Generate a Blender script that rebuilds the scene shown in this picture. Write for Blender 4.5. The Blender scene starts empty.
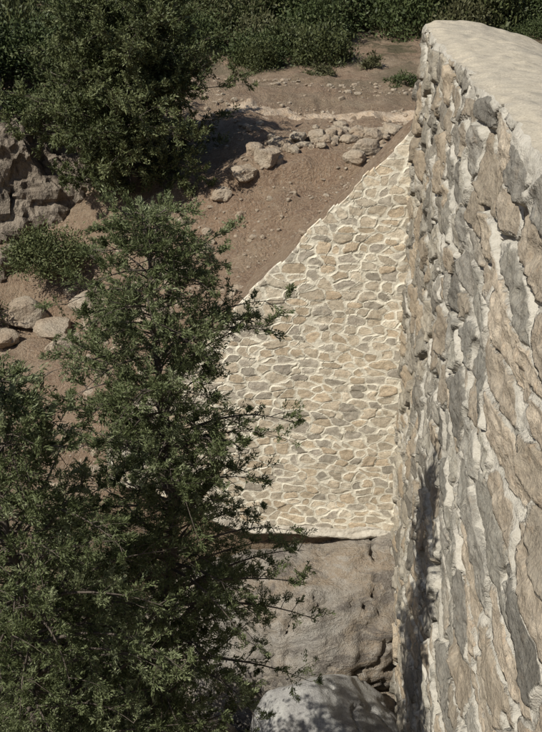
import bpy, math, numpy as np
from mathutils import Vector
rng = np.random.default_rng(7)
scn = bpy.context.scene
scn.view_settings.view_transform='Standard'; scn.view_settings.look='None'; scn.view_settings.exposure=0

# ---------------- helpers ----------------
def h3(i,j,k,s=0):
    i=i.astype(np.int64);j=j.astype(np.int64);k=k.astype(np.int64)
    n=(i*73856093)^(j*19349663)^(k*83492791)^(s*2654435761)
    n=(n^(n>>13))*1274126177
    n=n&0x7fffffff
    n=(n^(n>>16))*668265263
    return ((n&0xffffff)/float(0xffffff))
def vnoise(x,y,z,s=0):
    xi=np.floor(x);yi=np.floor(y);zi=np.floor(z)
    fx=x-xi;fy=y-yi;fz=z-zi
    fx=fx*fx*(3-2*fx);fy=fy*fy*(3-2*fy);fz=fz*fz*(3-2*fz)
    r=0
    for a in (0,1):
        for b in (0,1):
            for c in (0,1):
                w=(fx if a else 1-fx)*(fy if b else 1-fy)*(fz if c else 1-fz)
                r=r+w*h3(xi+a,yi+b,zi+c,s)
    return r*2-1
def fbm(x,y,z,o=4,s=0):
    r=0;a=1;t=0
    for q in range(o):
        r=r+a*vnoise(x*2**q+q*17.3,y*2**q+q*5.1,z*2**q+q*9.7,s+q);t+=a;a*=.5
    return r/t
def ridge(x,y,z,o=4,s=0):
    r=0;a=1;t=0
    for q in range(o):
        r=r+a*(1-2*np.abs(vnoise(x*2**q+q*17.3,y*2**q+q*5.1,z*2**q+q*9.7,s+q)));t+=a;a*=.5
    return r/t
def sstep(a,b,x):
    t=np.clip((x-a)/(b-a),0,1);return t*t*(3-2*t)

def mk(name,V,F,mat=None,parent=None,smooth=True,attrs=None):
    V=np.asarray(V,dtype=np.float32);F=np.asarray(F,dtype=np.int32)
    k=F.shape[1]
    me=bpy.data.meshes.new(name)
    me.vertices.add(len(V));me.vertices.foreach_set('co',V.ravel())
    me.loops.add(F.size);me.loops.foreach_set('vertex_index',F.ravel())
    me.polygons.add(len(F))
    me.polygons.foreach_set('loop_start',np.arange(0,F.size,k,dtype=np.int32))
    try: me.polygons.foreach_set('loop_total',np.full(len(F),k,dtype=np.int32))
    except Exception: pass
    me.polygons.foreach_set('use_smooth',np.full(len(F),smooth))
    if attrs:
        for n,a in attrs.items():
            a=np.asarray(a,dtype=np.float32)
            if a.ndim==1:
                at=me.attributes.new(n,'FLOAT','POINT');at.data.foreach_set('value',a)
            else:
                at=me.attributes.new(n,'FLOAT_VECTOR','POINT');at.data.foreach_set('vector',a.ravel())
    me.update(calc_edges=True)
    ob=bpy.data.objects.new(name,me);scn.collection.objects.link(ob)
    if mat: me.materials.append(mat)
    if parent: ob.parent=parent
    return ob
def empty(name):
    e=bpy.data.objects.new(name,None);scn.collection.objects.link(e);return e
def gridF(nu,nv,flip=False):
    i=np.arange(nu-1)[:,None];j=np.arange(nv-1)[None,:]
    a=(i*nv+j).ravel();b=a+nv;c=b+1;d=a+1
    return np.stack([a,d,c,b],1) if flip else np.stack([a,b,c,d],1)

# ---------------- node helper ----------------
class M:
    def __init__(s,name):
        s.m=bpy.data.materials.new(name);s.m.use_nodes=True
        s.t=s.m.node_tree;s.n=s.t.nodes;s.l=s.t.links
        s.b=s.n['Principled BSDF'];s.b.inputs['Roughness'].default_value=.9
        s.b.inputs['Specular IOR Level'].default_value=.2
        s.tc=s.n.new('ShaderNodeTexCoord')
    def set(s,node,i,v):
        if isinstance(v,bpy.types.NodeSocket): s.l.new(v,node.inputs[i])
        else: node.inputs[i].default_value=v
    def noise(s,scale,detail=5,rough=.6,vec=None,stretch=None,dist=0):
        n=s.n.new('ShaderNodeTexNoise');n.inputs['Scale'].default_value=scale
        n.inputs['Detail'].default_value=detail;n.inputs['Roughness'].default_value=rough
        n.inputs['Distortion'].default_value=dist
        v=vec or s.tc.outputs['Object']
        if stretch:
            mp=s.n.new('ShaderNodeMapping');mp.inputs['Scale'].default_value=stretch
            s.l.new(v,mp.inputs[0]);v=mp.outputs[0]
        s.l.new(v,n.inputs['Vector']);return n.outputs['Fac']
    def rng(s,x,a,b,c=0,d=1):
        n=s.n.new('ShaderNodeMapRange');n.clamp=True
        s.set(n,0,x);
        for i,q in enumerate((a,b,c,d)): n.inputs[i+1].default_value=q
        return n.outputs[0]
    def math(s,op,a,b=0.0):
        n=s.n.new('ShaderNodeMath');n.operation=op;s.set(n,0,a);s.set(n,1,b);return n.outputs[0]
    def mix(s,f,a,b,mode='MIX'):
        n=s.n.new('ShaderNodeMix');n.data_type='RGBA';n.blend_type=mode
        for sock,v in ((n.inputs[0],f),(n.inputs[6],a),(n.inputs[7],b)):
            if isinstance(v,bpy.types.NodeSocket): s.l.new(v,sock)
            else: sock.default_value=v if not isinstance(v,tuple) else (*v,1)
        return n.outputs[2]
    def attr(s,name,o='Fac'):
        n=s.n.new('ShaderNodeAttribute');n.attribute_name=name;return n.outputs[o]
    def bump(s,h,strength=.5,dist=.02):
        n=s.n.new('ShaderNodeBump');n.inputs['Strength'].default_value=strength
        n.inputs['Distance'].default_value=dist;s.l.new(h,n.inputs['Height'])
        s.l.new(n.outputs[0],s.b.inputs['Normal'])
    def col(s,c): s.l.new(c,s.b.inputs['Base Color'])

def masonry_mat(name,mort1,mort2,thr,wob,bdist,fs=14,smear=.0,stain=.5):
    m=M(name)
    e=m.attr('edge');t=m.attr('tone','Vector')
    n1=m.noise(fs,5,.7);n2=m.noise(fs*3.3,3,.7);n3=m.noise(2.2,4,.65);n4=m.noise(fs*.45,4,.7,stretch=(1,1,2.2))
    ee=m.math('ADD',e,m.math('MULTIPLY',m.math('SUBTRACT',n1,.5),wob))
    ee=m.math('ADD',ee,m.math('MULTIPLY',m.math('SUBTRACT',n3,.5),smear))
    f=m.rng(ee,thr*.75,thr*1.25)
    st=m.mix(m.rng(n4,.35,.62,0,1),t,m.mix(1.0,t,(.60,.58,.56),'MULTIPLY'))
    st=m.mix(m.rng(n2,.35,.75,0,.6),st,m.mix(1.0,t,(1.5,1.46,1.38),'MULTIPLY'))
    st=m.mix(m.rng(n1,.56,.68,0,stain),st,m.mix(1.0,t,(1.25,.93,.66),'MULTIPLY'))
    mo=m.mix(m.rng(n3,.35,.65),mort1,mort2)
    mo=m.mix(m.rng(n2,.45,.75,0,.6),mo,m.mix(1.0,mo,(.68,.66,.62),'MULTIPLY'))
    m.col(m.mix(f,mo,st))
    hb=m.math('ADD',m.math('MULTIPLY',n1,.9),m.math('MULTIPLY',n2,.45))
    m.bump(m.math('ADD',hb,m.math('MULTIPLY',f,.5)),.9,bdist)
    return m.m

# ---------------- rubble pattern ----------------
def rubble(p,q,cw,ch,seed,warp=.25,pw=3):
    wp=p+warp*cw*fbm(p/cw*.9,q/ch*.9,0*p,2,seed+50)
    wq=q+warp*ch*fbm(p/cw*.9,q/ch*.9,0*p+9,2,seed+60)+.35*ch*fbm(p/cw*.3,q*0+3,q*0,2,seed+61)
    row=np.floor(wq/ch)
    f1=np.full(p.shape,1e9);f2=f1.copy();x1=f1*0;y1=f1*0;i1=f1*0;j1=f1*0
    for dr in (-2,-1,0,1,2):
        r=row+dr
        off=h3(r,r*0,r*0,seed)*1.0
        cwr=cw*(.8+.5*h3(r,r*0+3,r*0,seed+7))
        c0=np.floor(wp/cwr-off)
        for dc in (-2,-1,0,1,2):
            c=c0+dc
            sx=(c+off+.5+.7*(h3(c,r,r*0,seed+1)-.5))*cwr
            sy=(r+.5+.6*(h3(c,r,r*0+1,seed+2)-.5))*ch
            wt=(.75+.5*h3(c,r,r*0+2,seed+3))
            ax=np.abs(wp-sx)/cw;ay=np.abs(wq-sy)/ch
            d=((ax**pw+ay**pw)**(1/pw))*wt
            n=d<f1
            m2=(~n)&(d<f2)
            f2=np.where(n,f1,np.where(m2,d,f2))
            f1=np.where(n,d,f1);x1=np.where(n,sx,x1);y1=np.where(n,sy,y1)
            i1=np.where(n,c,i1);j1=np.where(n,r,j1)
    e=(f2-f1)*.5*(cw*ch)**.5
    rr=[h3(i1,j1,i1*0+k,seed+11+k) for k in range(4)]
    return e,rr,wp-x1,wq-y1

def palette(r,cols):
    cols=np.array(cols);idx=np.minimum((r[0]*len(cols)).astype(int),len(cols)-1)
    return cols[idx]*(.8+.4*r[1][...,None])

# ---------------- buttress outline ----------------
BY=11.0
def btop(x): return np.interp(-x,[-.1,0,.9,2.14,2.8,4.0],[-1.0,-1.08,-2.05,-3.34,-4.05,-5.4])
def bbase(x): return np.interp(-x,[-1,2.0,2.5,4.0],[-6.62,-6.6,-6.4,-5.9])

# ---------------- terrain ----------------
ctrl=[(1.4,33,-2.8),(-3.5,28,-3.05),(-.5,21,-3.1),(-1.7,17.6,-3.3),(.3,17.5,-3.1),(-1.,15.6,-3.6),(-2.4,14.5,-4.4),
(-3.2,14,-4.8),(-6,16,-5.8),(-6.3,14.3,-5.9),(-3.2,11.5,-5.9),(-3.5,6,-8.8),(-1,7,-8.9),(-.5,3,-9.2),(-4.3,17.6,-3.8),
(-7,18,-5.0),(-7.2,20.5,-2.2),(-9,21,-2.0),(-12,17,-4),(-8,10,-7),(-12,8,-6),(-10,0,-8),(-3,-4,-9),(-20,10,-3),
(3,5,-4.5),(3,12,-3.0),(8,10,-3),(3,20,-3.0),(3,-4,-4.5),(10,0,-3.5),(0,12.2,-2.0),(-1.2,12.4,-3.1),(-2.1,12.2,-4.0),(-9,28,-2.6),(8,28,-2.8),(-3,40,-2.2),(-15,35,-1.6),(15,38,-2),(-6,6,-8.6),(0,27,-3.0)]
ctrl=np.array(ctrl,float)
def phi(r): return np.sqrt(r*r+.7)
n=len(ctrl);A=np.zeros((n+3,n+3));dx=ctrl[:,None,:2]-ctrl[None,:,:2]
A[:n,:n]=phi(np.sqrt((dx**2).sum(-1)));A[:n,n]=1;A[:n,n+1:]=ctrl[:,:2];A[n,:n]=1;A[n+1:,:n]=ctrl[:,:2].T
W=np.linalg.solve(A,np.concatenate([ctrl[:,2],[0,0,0]]))
def ground_z(x,y,detail=True):
    x=np.asarray(x,float);y=np.asarray(y,float)
    z=W[n]+W[n+1]*x+W[n+2]*y
    for k in range(n): z=z+W[k]*phi(np.sqrt((x-ctrl[k,0])**2+(y-ctrl[k,1])**2))
    R=np.sqrt((x)**2+(y-14)**2)
    far=-2.4+np.clip(R-24,0,None)*.10+np.clip(R-60,0,120)*.16+3*fbm(x/40,y/40,x*0,3,3)*sstep(40,90,R)
    w=sstep(20,34,R)
    z=z*(1-w)+far*w
    bf=(1-sstep(12.0,13.2,y))*sstep(10.9,11.05,y)*sstep(-4.4,-3.4,x)*(1-sstep(1.5,2.2,x))
    tgt=btop(np.clip(x,-4,.1))-.16
    z=z*(1-bf)+tgt*bf
    if detail:
        nr=(1-sstep(30,60,R))
        z=z+(.20*fbm(x/1.7,y/1.7,x*0,4,21)+.14*fbm(x*2.2,y*2.2,x*0,4,31)+.065*ridge(x*3.5,y*3.5,x*0,4,33))*(.3+.7*nr)*(1-.6*bf)
        gul=ridge((x-.5*y)*.55,(y+.5*x)*.16,x*0,3,35);z=z+.24*gul*sstep(12,14,y)*(1-sstep(18,20,y))
        sc=17.4+.1*x+.3*fbm(x*.8,x*0,x*0,3,37)
        z=z+.25*sstep(sc-.12,sc+.12,y)*(1-sstep(19,23,y))*sstep(-3.5,-2.5,x)
    fr=(1-sstep(10.95,11.2,y))*sstep(-4.6,-3.2,x)*(1-sstep(1.5,1.7,x))
    z=z*(1-fr)+np.minimum(z,-8.9)*fr
    return z
u=np.linspace(-1,1,480)
def sp(u,c,a,k): return c+a*np.sinh(u*k)
xs=sp(u,-2,1.5,6.0);ys=sp(u,14.5,1.6,6.1)
X,Y=np.meshgrid(xs,ys,indexing='ij');Z=ground_z(X,Y)
mg=M('dirt')
na=mg.noise(.35,4,.6);nb=mg.noise(3,6,.7);nc=mg.noise(22,4,.7);nd=mg.noise(90,2,.7)
c=mg.mix(mg.rng(na,.35,.65),(.42,.285,.185),(.48,.37,.255))
c=mg.mix(mg.rng(nb,.44,.66,0,.8),c,(.29,.19,.125))
c=mg.mix(mg.rng(nc,.5,.7,0,.8),c,(.56,.46,.345))
c=mg.mix(mg.rng(nd,.58,.7,0,.6),c,(.60,.51,.40))
c=mg.mix(mg.rng(nc,.27,.43,.8,0),c,(.15,.10,.065))
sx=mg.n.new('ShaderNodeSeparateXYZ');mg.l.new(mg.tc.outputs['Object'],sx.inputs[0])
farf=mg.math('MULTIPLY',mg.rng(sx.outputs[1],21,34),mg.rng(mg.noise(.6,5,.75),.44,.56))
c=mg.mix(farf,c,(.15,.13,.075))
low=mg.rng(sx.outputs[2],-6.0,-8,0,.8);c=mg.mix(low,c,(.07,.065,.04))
mg.col(c);mg.bump(mg.math('ADD',mg.math('MULTIPLY',nb,1.4),mg.math('ADD',mg.math('MULTIPLY',nc,.7),mg.math('MULTIPLY',nd,.25))),1,.18)
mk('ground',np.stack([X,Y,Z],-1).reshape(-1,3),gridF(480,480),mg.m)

mp=M('pale_dirt');q=mp.noise(5,5,.7);q2=mp.noise(22,3,.7);cc_=mp.mix(mp.rng(q,.4,.6),(.42,.315,.215),(.49,.40,.30));cc_=mp.mix(mp.rng(q2,.27,.43,.7,0),cc_,(.2,.145,.10));mp.col(cc_);mp.bump(mp.math('ADD',q,q2),.9,.06)
pt=np.linspace(0,1,200);px=-3.2+pt*7.0;py=21.2+1.2*pt+.2*np.sin(pt*6)+.2*fbm(pt*6,pt*0,pt*0,3,61)
cw=np.linspace(-1,1,18)
PX=px[:,None]+0*cw[None];PY=py[:,None]+cw[None]*(.6+.35*fbm(pt*9,pt*0,pt*0,4,2))[:,None]
PZ=ground_z(PX,PY)+.03-.10*np.abs(cw)[None]**2+.04*fbm(PX*4,PY*4,0*PX,3,62)
mk('dirt_path',np.stack([PX,PY,PZ],-1).reshape(-1,3),gridF(200,18),mp.m)

# ---------------- dam wall ----------------
dam=empty('dam_wall')
YE=11.25
yw=np.concatenate([np.arange(-7,2.4,.12),np.arange(2.4,6,.014),np.arange(6,YE+.001,.02)]);yw[-1]=YE
zw=np.concatenate([np.arange(-11,-9,.1),np.arange(-9,-.02,.018),[0.0]])
Yw,Zw=np.meshgrid(yw,zw,indexing='ij')
CW=.40
yy=np.linspace(-8,12,2000);wd=.33+.62*(1-sstep(3.8,8.0,yy));pp=np.cumsum(CW/wd)*(yy[1]-yy[0])
Pw=np.interp(Yw,yy,pp)
Qw=Zw+.12*fbm(Pw*1.2,Zw*1.0,0*Zw,3,44)
e,r,lx,ly=rubble(Pw,Qw,CW,.30,5,.35,4.5)
e=e*np.interp(Yw,yy,wd/CW)**.5
tone=palette(r,[(.32,.305,.265),(.24,.23,.20),(.38,.36,.305),(.33,.29,.23),(.29,.275,.235),(.36,.335,.28),(.20,.19,.165),(.28,.265,.23),(.36,.31,.24)])
nearf=(1-sstep(5.6,6.8,Yw))[...,None]*(r[2]<.4)[...,None]
tone=tone*(1-nearf)+np.array([.40,.345,.27])*(.8+.35*r[1][...,None])*nearf
brown=(sstep(6.5,9.5,Yw)*.5)[...,None];tone=tone*(1-brown)+tone*np.array([.95,.88,.78])*brown
bed=sstep(.004,.024,e)
rel=(-.005+.055*r[2]**1.3)*bed+bed*((r[0]-.5)*.18*lx+(r[1]-.5)*.26*ly)
lay=ridge(Yw*1.3,Zw*8,0*Yw,3,77)
step=np.round(2.5*fbm(Yw*2.2,Zw*4,0*Yw,3,76))/2.5
rel=rel+bed*(.018*lay+.03*step+.03*fbm(Yw*5,Zw*5,0*Yw,4,78))+.014*fbm(Yw*11,Zw*11,0*Yw,3,79)+.05*fbm(Yw*.8,Zw*.8,0*Yw,2,80)
gap=(1-sstep(0,.020,e))*sstep(-.12,.12,fbm(Yw*1.7,Zw*1.7,0*Yw,3,88));rel=rel-.09*gap
def topz(x,y): return -.30*sstep(.25,1.7,x)*(x/1.4)+.05*fbm(x*1.6,y*1.6,0*x,4,90)+.02*fbm(x*8,y*8,0*x,2,91)-.03*(1-sstep(0,.15,x))
tz=topz(0*yw,yw)
Zt=Zw+tz[:,None]*np.clip(1+Zw/1.0,0,1)
capn=.07+.16*fbm(Yw*1.9,Zw*0,0*Yw,3,92)
cap=1-sstep(capn*.6,capn*1.3+.01,-Zw+0*Yw)
rel=rel*(1-.4*cap)-.02*(1-sstep(0,.04,-Zw))**2
ee=(e-.016*(r[3]-.5))*(1-cap)-.02*cap
ee=ee+.014*sstep(7,10,Yw)
wm=masonry_mat('rubble_masonry',(.50,.465,.395),(.41,.385,.325),.026,.06,.03,11,.08,.2)
mk('wall_face',np.stack([-rel,Yw,Zt],-1).reshape(-1,3),gridF(len(yw),len(zw),True),wm,dam,attrs={'edge':ee.ravel(),'tone':tone.reshape(-1,3)})
mc=M('crest_mortar');n1=mc.noise(1.3,4,.6);n2=mc.noise(7,5,.6);n3=mc.noise(70,2,.6)
c=mc.mix(mc.rng(n1,.35,.65),(.45,.395,.30),(.37,.33,.26));c=mc.mix(mc.rng(n2,.5,.75,0,.6),c,(.27,.235,.185));c=mc.mix(mc.rng(n3,.5,.7,0,.5),c,(.55,.49,.39));c=mc.mix(mc.rng(n3,.3,.42,.5,0),c,(.18,.15,.115))
mc.col(c);mc.bump(mc.math('ADD',n2,mc.math('MULTIPLY',n3,.12)),.5,.03)
xt=np.linspace(0,1.7,100);Xt,Yt=np.meshgrid(xt,yw,indexing='ij')
Zc=topz(Xt,Yt)
edgeX=-rel[:,-1]
Xc=Xt+(edgeX[None,:])*(1-sstep(0,.25,Xt))
mk('crest',np.stack([Xc,Yt,Zc],-1).reshape(-1,3),gridF(100,len(yw)),mc.m,dam)
xe=np.linspace(0,1.7,80);ze=np.linspace(-11,0,330);Xe,Ze=np.meshgrid(xe,ze,indexing='ij')
e2,r2,a2,b2=rubble(Xe+30,Ze,.45,.27,9,.3)
t2=palette(r2,[(.27,.25,.22),(.2,.19,.17),(.34,.30,.24),(.33,.27,.20)])
rl=(.02+.05*r2[2])*sstep(0,.06,e2)*sstep(0,.15,Xe)*sstep(0,.1,-Ze)
tz2=topz(xe,0*xe+YE);Zee=Ze+tz2[:,None]*np.clip(1+Ze,0,1)
Xee=Xe+np.interp(Ze,zw,-rel[-1])*(1-sstep(0,.25,Xe))
mk('wall_end',np.stack([Xee,YE+rl,Zee],-1).reshape(-1,3),gridF(80,330,True),wm,dam,attrs={'edge':e2.ravel(),'tone':t2.reshape(-1,3)})
yb=np.arange(-7,YE+.001,.05);yb[-1]=YE;zb=np.linspace(-6,0,110);Yb,Zb=np.meshgrid(yb,zb,indexing='ij')
e3,r3,_,_=rubble(Yb+50,Zb,.45,.27,19,.3);t3=palette(r3,[(.27,.25,.22),(.34,.30,.24),(.33,.27,.20)])
tzb=topz(0*yb+1.7,yb)
mk('wall_back',np.stack([1.7+0*Yb+.05*sstep(0,.06,e3)*sstep(0,.1,-Zb),Yb,Zb+tzb[:,None]*np.clip(1+Zb/3,0,1)],-1).reshape(-1,3),gridF(len(yb),110),wm,dam,attrs={'edge':e3.ravel(),'tone':t3.reshape(-1,3)})

# ---------------- buttress ----------------
but=empty('stone_buttress')
xb=np.arange(.06,-3.9,-.0105);tb=np.linspace(0,1,490)
bt=btop(xb)+.05*fbm(xb*4,xb*0,xb*0,4,5)+.03*np.round(2*fbm(xb*5,xb*0,xb*0,2,15));bb=bbase(xb)
Zb=bb[:,None]+(bt-bb)[:,None]*tb[None];Xb=xb[:,None]+0*Zb
e,r,lx,ly=rubble(Xb,Zb,.195,.118,33,.38,3.4)
tone=palette(r,[(.62,.54,.415),(.54,.475,.37),(.50,.455,.375),(.65,.58,.46),(.56,.47,.345),(.45,.405,.335),(.60,.52,.40),(.58,.48,.35),(.42,.38,.31)])
s=sstep(.003,.014,e)
rel=(.002+.009*r[2])*s+s*((r[0]-.5)*.06*lx+(r[1]-.5)*.10*ly)+.007*fbm(Xb*14,Zb*14,0*Xb,3,4)+.03*fbm(Xb*1.3,Zb*1.3,0*Xb,2,6)
bm=masonry_mat('buttress_masonry',(.80,.74,.60),(.71,.655,.53),.0135,.022,.009,18,.016,.2)
ed=e-.013*(r[3]-.5)
edge_fade=sstep(0,.025,(bt[:,None]-Zb))
mk('front_face',np.stack([Xb,BY-rel*edge_fade,Zb],-1).reshape(-1,3),gridF(len(xb),490,False),bm,but,attrs={'edge':ed.ravel(),'tone':tone.reshape(-1,3)})
dd=np.linspace(0,.45,30)
D,_=np.meshgrid(dd,xb,indexing='xy');Xd=xb[:,None]+0*D;Zd=bt[:,None]-.35*sstep(.05,.45,D)
tt_=np.repeat(tone[:,-1][:,None,:],30,axis=1)
mk('sloping_top',np.stack([Xd,BY+D,Zd],-1).reshape(-1,3),gridF(len(xb),30),bm,but,attrs={'edge':np.repeat(ed[:,-1][:,None],30,axis=1).ravel(),'tone':tt_.reshape(-1,3)})
mk('back_face',np.stack([Xb[::4,::10],BY+.45+0*Xb[::4,::10],Zb[::4,::10]-.36*tb[None,::10]],-1).reshape(-1,3),gridF(*Xb[::4,::10].shape,True),bm,but,attrs={'edge':e[::4,::10].ravel(),'tone':tone[::4,::10].reshape(-1,3)})
xf=np.arange(.05,-2.6,-.015);af=np.linspace(0,1,20)
Xf=xf[:,None]+0*af[None];ang=af*math.pi*.9
rr_=.04+.08*fbm(Xf*2.2,af*3+0*Xf,0*Xf,4,12)
Yf=BY-.01-np.sin(ang)[None]*(.03+rr_);Zf=-6.58+np.cos(ang)[None]*.06+.09*fbm(Xf*2.5,af*2+0*Xf,0*Xf,4,14)+bbase(Xf)+6.56
mf=M('footing_mortar');q=mf.noise(9,5,.7);mf.col(mf.mix(mf.rng(q,.35,.65),(.33,.29,.23),(.54,.50,.42)));mf.bump(q,.9,.04)
mk('footing',np.stack([Xf,Yf,Zf],-1).reshape(-1,3),gridF(len(xf),20,False),mf.m,but)

# ---------------- rocks ----------------
def ico(sub):
    import bmesh
    b=bmesh.new();bmesh.ops.create_icosphere(b,subdivisions=sub,radius=1)
    V=np.array([v.co[:] for v in b.verts]);F=np.array([[v.index for v in f.verts] for f in b.faces]);b.free();return V,F
def rockV(V,c,rad,seed,power=2.6,rough=.12,cuts=7,fine=.02,crag=0,cdepth=.05,cs=.8):
    lr=np.random.default_rng(seed)
    nn=(np.abs(V)**power).sum(1)**(1/power);P=V/nn[:,None]
    for k in range(cuts):
        d=lr.normal(size=3);d/=np.linalg.norm(d);h=lr.uniform(.72,.95)
        o=P@d-h;P=P-np.clip(o,0,None)[:,None]*d[None]*.85
    o=seed*3.1
    f=1+rough*fbm(P[:,0]*1.3+o,P[:,1]*1.3,P[:,2]*1.3,4,seed)
    P=P*f[:,None]
    P=P*np.array(rad)
    q=fine*fbm(P[:,0]*4+o,P[:,1]*4,P[:,2]*4,4,seed+3)
    if fine>.01:
        cr=np.abs(fbm(P[:,0]*cs+o,P[:,1]*cs,P[:,2]*cs*2,3,seed+5));q=q-cdepth*(1-sstep(0,.03,cr))
        cr=np.abs(fbm(P[:,0]*cs*2.3+o+9,P[:,1]*cs*1.5,P[:,2]*cs*1.2,3,seed+6));q=q-cdepth*.5*(1-sstep(0,.03,cr))
    if crag:
        q=q+crag*ridge(P[:,0]*1.8+o,P[:,1]*1.8,P[:,2]*.9,5,seed+9)+crag*.5*np.round(3*fbm(P[:,0]*1.2+o,P[:,1]*1.2,P[:,2]*2.5,2,seed+8))
    P=P+V*q[:,None]
    return P+np.array(c)
mr=M('granite');a=mr.noise(.9,4,.65,dist=.6);b=mr.noise(7,6,.75);c_=mr.noise(45,3,.75);d_=mr.noise(1.3,6,.72,stretch=(.7,1,2.8),dist=1.0)
c=mr.mix(mr.rng(a,.40,.62),(.32,.295,.255),(.33,.265,.195))
c=mr.mix(mr.rng(d_,.5,.58,0,.85),c,(.16,.14,.12))
c=mr.mix(mr.rng(d_,.36,.44,.7,0),c,(.42,.39,.34))
c=mr.mix(mr.rng(b,.5,.66,0,.7),c,(.43,.39,.33))
c=mr.mix(mr.rng(b,.3,.42,.6,0),c,(.13,.115,.10))
c=mr.mix(mr.rng(c_,.55,.7,0,.5),c,(.47,.45,.40));c=mr.mix(mr.rng(c_,.3,.42,.5,0),c,(.10,.09,.08))
mr.col(c);mr.bump(mr.math('ADD',mr.math('MULTIPLY',b,1.0),mr.math('ADD',mr.math('MULTIPLY',c_,.3),mr.math('MULTIPLY',d_,1.5))),1,.09)
mr2=M('grey_granite');b=mr2.noise(3,6,.7);c_=mr2.noise(50,3,.75)
c=mr2.mix(mr2.rng(b,.4,.6),(.26,.25,.235),(.38,.37,.34));c=mr2.mix(mr2.rng(c_,.55,.7,0,.6),c,(.48,.47,.44));c=mr2.mix(mr2.rng(c_,.3,.42,.7,0),c,(.10,.095,.09))
mr2.col(c);mr2.bump(mr2.math('ADD',b,mr2.math('MULTIPLY',c_,.3)),.9,.05)
V6,F6=ico(6);V7,F7=ico(7)
mk('boulder',rockV(V7,(-1.5,11.9,-8.95),(3.1,2.85,2.45),4,3.0,.10,9,.10,.05,.13,.9),F7,mr.m)
mk('boulder',rockV(V6,(-.85,8.3,-7.95),(.95,1.0,.98),13,2.4,.08,6,.04,0,.05),F6,mr2.m)
mk('boulder',rockV(V6,(-2.6,8.2,-9.0),(1.2,1.2,1.1),17,2.4,.1,6,.03),F6,mr.m)
mk('boulder',rockV(V6,(-.35,9.35,-8.6),(.6,.6,.55),21,2.6,.15,8,.03),F6,mr.m)
mcl=M('cliff_rock');a=mcl.noise(1.2,5,.7,dist=.8);b=mcl.noise(6,5,.7,stretch=(1,1,.5));c_=mcl.noise(30,3,.7)
c=mcl.mix(mcl.rng(a,.35,.62),(.18,.145,.11),(.32,.27,.21));c=mcl.mix(mcl.rng(b,.48,.62,0,.8),c,(.075,.062,.05));c=mcl.mix(mcl.rng(c_,.55,.72,0,.6),c,(.37,.32,.25))
mcl.col(c);mcl.bump(mcl.math('ADD',b,mcl.math('MULTIPLY',c_,.3)),1,.15)
cl=empty('rock_cliff')
for k,(cc,rr) in enumerate([((-7.4,19.6,-4.2),(1.6,1.3,2.1)),((-9.2,19.0,-4.2),(1.5,1.5,2.6)),((-6.0,19.4,-4.9),(1.0,.9,1.5)),((-8.0,17.6,-6.1),(1.0,.9,1.2)),((-10.5,17.5,-5),(1.6,1.6,2.2)),((-7.4,16.3,-6.7),(.8,.8,.7))]):
    mk('crag',rockV(V6,cc,rr,100+k,2.8,.45,9,.14,.20),F6,mcl.m,cl,smooth=False)
V2,F2=ico(2);V4,F4=ico(4)
def field(name,pts,mat,Vb,Fb,cuts=5):
    VV=[];FF=[];o=0
    for k,(x,y,z,s) in enumerate(pts):
        rad=np.array([s*rng.uniform(.8,1.4),s*rng.uniform(.7,1.1),s*rng.uniform(.5,.9)])
        P=rockV(Vb,(0,0,0),rad,200+k%40,3.2,.3,cuts,.0)
        t=rng.uniform(0,6.28);R=np.array([[math.cos(t),-math.sin(t),0],[math.sin(t),math.cos(t),0],[0,0,1]])
        P=P@R.T+np.array([x,y,z+s*.2]);VV.append(P);FF.append(Fb+o);o+=len(Vb)
    return mk(name,np.concatenate(VV),np.concatenate(FF),mat,smooth=False)
ms=M('field_stone');oi=ms.noise(1.7,3,.6);b=ms.noise(25,4,.7);c=ms.mix(ms.rng(oi,.35,.65),(.38,.295,.21),(.45,.39,.30));c=ms.mix(ms.rng(b,.42,.66,0,.7),c,(.20,.155,.11));ms.col(c);ms.bump(b,.9,.05)
NP=8000;xx=rng.uniform(-8,3,NP);yy_=11.4+rng.random(NP)**1.2*16;ss=.010+.055*rng.random(NP)**5+np.where(rng.random(NP)<.02,.075,0)
dens=fbm(xx*.9,yy_*.9,xx*0,3,55)>-.12
xx=xx[dens];yy_=yy_[dens];ss=ss[dens];zz=ground_z(xx,yy_)
field('rubble',list(zip(xx,yy_,zz,ss)),ms.m,V2,F2,4)
pts=[]
P0=[(-2.5,17.3,.25),(-2.1,17.4,.23),(-2.35,17.9,.18),(-1.9,18.5,.17),(-1.55,18.7,.22),(-1.2,18.85,.23),(-.8,18.9,.22),(-.4,18.95,.2),(-.1,18.5,.24),(-.6,18.3,.16),(.25,18.8,.22),(-.25,17.6,.24),(.15,17.9,.18),(-.5,17.3,.17),(-.05,16.9,.2),(-1.0,18.3,.14),(-2.9,17.0,.15),(-3.5,15.4,.3),(-4.2,15.6,.22),(-5.2,15.8,.4),(-5.8,15.4,.32),(-4.8,15.0,.35),(-5.4,14.5,.25),(-6.4,15.9,.35),(-3.7,14.3,.3),(-6.7,15.1,.28),(-3.1,15.8,.17),(-.3,18.0,.14),(-1.4,18.3,.11),(-.9,18.65,.14),(.0,17.3,.13),(-2.0,18.0,.13),(-1.6,17.9,.12),(-1.1,17.9,.1),(.3,17.2,.18)]
for k in range(60):
    a=rng.random();P0.append((-2.4+2.8*a+rng.normal()*.15,17.7+1.1*math.sin(a*2.2)+rng.normal()*.3,.04+.08*rng.random()))
for (x,y,s) in P0: pts.append((x,y,float(ground_z(x,y))+.01,s))
field('stone_pile',pts,ms.m,V4,F4,12)

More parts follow.
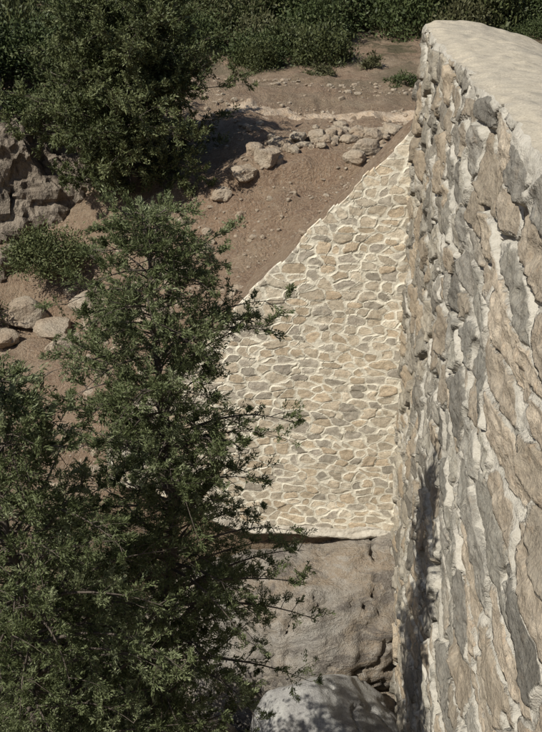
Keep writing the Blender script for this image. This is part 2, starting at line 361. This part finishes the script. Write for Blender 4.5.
# ---------------- foliage ----------------
def leafmat(name,c1,c2,c3,tr=.25):
    m=M(name);t=m.attr('tint')
    c=m.mix(m.rng(t,0,.55),c1,c2);c=m.mix(m.rng(t,.55,.95),c,c3)
    m.col(c);m.b.inputs['Roughness'].default_value=.55
    if tr:
        tn=m.n.new('ShaderNodeBsdfTranslucent');m.l.new(c,tn.inputs[0])
        mx=m.n.new('ShaderNodeMixShader');mx.inputs[0].default_value=tr
        m.l.new(m.b.outputs[0],mx.inputs[1]);m.l.new(tn.outputs[0],mx.inputs[2]);m.l.new(mx.outputs[0],m.n['Material Output'].inputs[0])
    return m.m
bark=M('bark');q=bark.noise(12,4,.7,stretch=(1,1,.2));bark.col(bark.mix(q,(.05,.04,.032),(.15,.125,.10)));bark.bump(q,.8,.02)
def norm(a): return a/(np.linalg.norm(a,axis=-1,keepdims=True)+1e-9)
def leaves_mesh(name,P,D,L,Wd,tint,mat,parent):
    N=len(P);S=norm(np.cross(D,rng.normal(size=(N,3))))
    L=L[:,None];Wd=Wd[:,None]
    V=np.stack([P,P+D*L*.45+S*Wd,P+D*L,P+D*L*.45-S*Wd],1).reshape(-1,3)
    return mk(name,V,np.arange(4*N).reshape(-1,4),mat,parent,smooth=False,attrs={'tint':np.repeat(tint,4)})
def tubes(name,paths,mat,parent,k=6):
    VV=[];FF=[];o=0
    for P,R in paths:
        P=np.asarray(P);m=len(P);T=norm(np.gradient(P,axis=0))
        ref=np.array([.3,.9,.1]);A=norm(np.cross(T,ref));B=np.cross(T,A)
        an=np.linspace(0,2*math.pi,k,endpoint=False)
        V=P[:,None]+np.asarray(R)[:,None,None]*(A[:,None]*np.cos(an)[None,:,None]+B[:,None]*np.sin(an)[None,:,None])
        VV.append(V.reshape(-1,3))
        i=np.arange(m-1)[:,None];j=np.arange(k)[None];a=i*k+j;b=i*k+(j+1)%k
        FF.append(np.stack([a,b,b+k,a+k],-1).reshape(-1,4)+o);o+=m*k
    mk(name,np.concatenate(VV),np.concatenate(FF),mat,parent)

def tree(name,base,top,hs,rads,nb,tw_len,leafL,leafW,per,mat,twstep=.08,droop=.35,z0=.25,trunk_r=.09,rise=.45,cone=.07,al=.6,nsub_=(3,7)):
    root=empty(name);base=np.array(base,float);top=np.array(top,float);H=top[2]-base[2]
    tt=np.linspace(0,1,40);wob=np.stack([.10*np.sin(tt*9+1),.08*np.sin(tt*12),0*tt],1)*min(1,H/4)
    TP=base+(top-base)*tt[:,None]+wob*np.sin(tt*math.pi)[:,None]*1.5
    paths=[(TP,trunk_r*(1-tt)**.8+.004)]
    LP=[];LD=[];LT=[]
    for i in range(nb):
        f=z0+(1-z0)*((i+rng.random())/nb)**.8
        p0=np.array([np.interp(f,tt,TP[:,k]) for k in range(3)])
        R=np.interp(p0[2],hs,rads)*rng.uniform(.35,1.15)
        az=i*2.39996+rng.normal()*.5
        d=np.array([math.cos(az),math.sin(az),0]);m=12;s=np.linspace(0,1,m)
        up=rise*rng.uniform(.3,1.7);side=np.array([-d[1],d[0],0])*rng.normal()*.3
        BP=p0+R*(s[:,None]*d+(up*s-droop*s**2.5)[:,None]*np.array([0,0,1])+(s**2)[:,None]*side)
        paths.append((BP,np.maximum(.002,.015*(R**.8)*(1-s*.92))))
        nt=max(5,int(R/twstep));bt_=rng.random()*.5
        for j in range(nt):
            sj=.15+.85*(j+rng.random())/nt
            q=np.array([np.interp(sj,s,BP[:,k]) for k in range(3)])
            td=norm(d*rng.uniform(.2,1.0)+side*.5+np.array([-d[1],d[0],0])*rng.normal()*.8+np.array([0,0,rng.normal()*.45+.25]))
            tl=tw_len*rng.uniform(.4,1.25)*(1.1-.4*sj)
            nsub=rng.integers(*nsub_)
            mm=4;ss_=np.linspace(0,1,mm)
            tp=q+td*tl*ss_[:,None]+np.array([0,0,-.2*tl])*(ss_**2)[:,None]
            paths.append((tp,np.linspace(.0035,.0012,mm)*max(1,tl/.3)))
            tw_=rng.random()*.25
            for u_ in range(nsub):
                su=rng.uniform(.15,1.0);o=q+td*tl*su+np.array([0,0,-.2*tl*su*su])
                sd=norm(td+rng.normal(size=3)*.6+np.array([0,0,.2]));sl=tl*.46*rng.uniform(.6,1.2)
                a=rng.random(per)*sl
                LP.append(o+sd*a[:,None]+rng.normal(size=(per,3))*(cone*sl*(1-.7*a/sl)[:,None]+.003))
                LD.append(norm(sd*1.0+rng.normal(size=(per,3))*al))
                LT.append(np.clip(bt_+tw_+rng.random(per)*.25*(.3+1.4*a/sl),0,1))
    P=np.concatenate(LP);D=np.concatenate(LD);T=np.concatenate(LT);N=len(P)
    leaves_mesh('foliage',P,D,leafL*rng.uniform(.6,1.3,N),leafW*rng.uniform(.7,1.2,N),T,mat,root)
    tubes('trunk_and_limbs',paths,bark.m,root,5)
    print(name,N)
    return root
jm=leafmat('juniper_leaf',(.05,.062,.022),(.145,.17,.075),(.30,.325,.19),.22)
om=leafmat('oak_leaf',(.035,.046,.016),(.09,.105,.042),(.17,.185,.085),0)
dm=leafmat('shrub_leaf',(.03,.042,.014),(.06,.078,.028),(.10,.12,.05),0)
fm=leafmat('forest_leaf',(.03,.038,.014),(.065,.075,.028),(.11,.12,.05),0)
om2=leafmat('scrub_leaf',(.06,.06,.026),(.095,.095,.045),(.135,.135,.07),0)
tree('juniper_tree',(-2.35,5.5,-8.8),(-2.2,6.0,-.76),
  [-8,-6,-4.5,-3.6,-2.9,-2.2,-1.7,-1.3,-1.0,-.8],[1.1,1.2,1.2,1.15,.98,.76,.70,.58,.42,.25],310,.24,.030,.0042,32,jm,twstep=.085,z0=.28,rise=.5,cone=.11,al=.5)
tree('juniper_tree',(-3.2,4.7,-8.8),(-3.0,4.9,-1.4),
  [-7,-5,-4,-3,-2.4,-1.9,-1.4],[1.0,1.1,1.1,.95,.75,.5,.2],220,.25,.030,.0044,30,jm,twstep=.085,z0=.36,rise=.5,cone=.11,al=.5)
tree('oak_tree',(-4.65,17.9,-4.3),(-4.85,18.4,-.45),
  [-4.2,-3.6,-2.6,-1.8,-1.2,-.5],[1.0,1.65,1.9,1.65,1.25,.7],200,.55,.07,.012,34,om,twstep=.16,z0=.12,trunk_r=.13,rise=.5,droop=.1,cone=.2,al=.6)

def bushmesh(name,rx,ry,rz,nc,nl,L,Wd,mat,parent,loc,seed=0):
    lr=np.random.default_rng(seed)
    d=norm(lr.normal(size=(nc,3)));d[:,2]=np.abs(d[:,2])*1.0-.15
    rad=lr.uniform(.35,1.0,nc)**.6*lr.uniform(.8,1.15,nc)
    C=d*rad[:,None]*np.array([rx,ry,rz])
    cs=lr.uniform(.10,.26,nc)*min(rx,ry,rz)
    P=C[:,None]+lr.normal(size=(nc,nl,3))*cs[:,None,None]*np.array([1,1,.7])
    D=norm(norm(P-C[:,None])+lr.normal(size=P.shape)*.7+np.array([0,0,.3]))
    T=np.clip(lr.random(nc)[:,None]*.55+lr.random((nc,nl))*.45,0,1)
    P=P.reshape(-1,3);N=len(P)
    o=leaves_mesh(name,P,D.reshape(-1,3),L*lr.uniform(.6,1.3,N),Wd*lr.uniform(.7,1.2,N),T.ravel(),mat,parent)
    o.location=loc;return o
def bush(name,loc,r,nc,nl,L,Wd,mat,seed):
    root=empty(name)
    bushmesh('foliage',*r,nc,nl,L,Wd,mat,root,loc,seed)
    lr=np.random.default_rng(seed+1);ps=[]
    for k in range(14):
        d=norm(lr.normal(size=3));d[2]=abs(d[2]);t=np.linspace(0,1,6)
        ps.append((np.array(loc)+np.array([0,0,-r[2]*.5])+t[:,None]*(d*np.array(r)*.8+np.array([0,0,r[2]*.4])),np.linspace(.03,.004,6)*max(r)))
    tubes('stems',ps,bark.m,root,5);return root
bush('shrub',(-2.55,4.5,-5.2),(.85,.7,1.1),230,85,.038,.010,dm,6)
bush('shrub',(-4.0,6.3,-5.6),(1.1,1.0,1.5),240,70,.045,.012,dm,16)
bush('shrub',(-3.3,8.2,-7.4),(1.0,.9,1.3),160,60,.06,.015,dm,17)
bush('shrub',(-6.1,16.6,-4.7),(.75,.65,.75),170,50,.08,.013,om,7)
bush('shrub',(-7.6,15.4,-5.3),(.8,.7,.7),120,50,.08,.013,dm,8)
bush('shrub',(-7.5,21,-1.9),(1.4,1.2,1.2),170,60,.11,.022,dm,9)
bush('shrub',(-9.2,20.3,-1.4),(1.6,1.2,1.3),170,60,.11,.022,dm,10)
bush('shrub',(-6.9,18.9,-2.4),(.7,.5,.5),60,40,.10,.018,dm,13)
bush('shrub',(1.1,26.8,-2.95),(.5,.45,.3),40,50,.09,.015,dm,11)
bush('shrub',(-1.2,28.2,-2.95),(.5,.4,.3),30,50,.09,.016,om2,12)
bush('shrub',(.3,29.6,-2.9),(.35,.3,.45),25,50,.09,.016,om2,14)

forest=empty('distant_trees')
protos=[]
for k in range(5):
    p=bushmesh('tree_crown',1.5,1.5,[1.35,1.2,1.7,1.0,1.4][k],120,48,.15,.034,[dm,fm,dm,om2,fm][k],forest,(0,0,0),40+k);protos.append(p.data)
    bpy.data.objects.remove(p)
cnt=0
for k in range(640):
    y=rng.uniform(26,78);x=rng.uniform(-.62*y+1,.50*y+2)
    lim=31+1.5*math.sin(x*.6)
    if -6.0<x<7 and y<lim+(2.5 if x>-1 else 0): continue
    if rng.random()<.25 and y>40: continue
    s=rng.uniform(.25,1.15)*(1 if y>35 else .65)*(1+(y-26)/110)
    o=bpy.data.objects.new('tree_crown',protos[rng.integers(5)]);scn.collection.objects.link(o);o.parent=forest
    o.location=(x,y,float(ground_z(x,y,False))+.2*s);o.rotation_euler=(0,0,rng.uniform(0,6.28));o.scale=(s,s,s*rng.uniform(.7,1.6));cnt+=1
print('forest',cnt)

# ---------------- light, camera ----------------
az=np.array([-.78,-.63]);el=math.radians(48)
sd=Vector((-az[0]*math.cos(el),-az[1]*math.cos(el),-math.sin(el)))
L=bpy.data.lights.new('sun','SUN');L.energy=5.0;L.angle=math.radians(.5);L.color=(1,.96,.88)
lo=bpy.data.objects.new('sun',L);lo.rotation_euler=sd.to_track_quat('-Z','Y').to_euler();scn.collection.objects.link(lo)
w=bpy.data.worlds.new('World');scn.world=w;w.use_nodes=True
nt=w.node_tree;sk=nt.nodes.new('ShaderNodeTexSky');sk.sky_type='NISHITA';sk.sun_disc=False
sk.sun_elevation=el;sk.sun_rotation=math.atan2(az[0],az[1])
nt.links.new(sk.outputs[0],nt.nodes['Background'].inputs[0]);nt.nodes['Background'].inputs[1].default_value=.07
cam=bpy.data.cameras.new('camera');co=bpy.data.objects.new('camera',cam);scn.collection.objects.link(co);scn.camera=co
cam.sensor_fit='VERTICAL';cam.sensor_height=24;cam.lens=950/732*24;cam.clip_end=2000;cam.clip_start=.05
co.location=(-1.08,0,1.0);co.rotation_euler=(math.radians(90-25),0,math.radians(3.1))
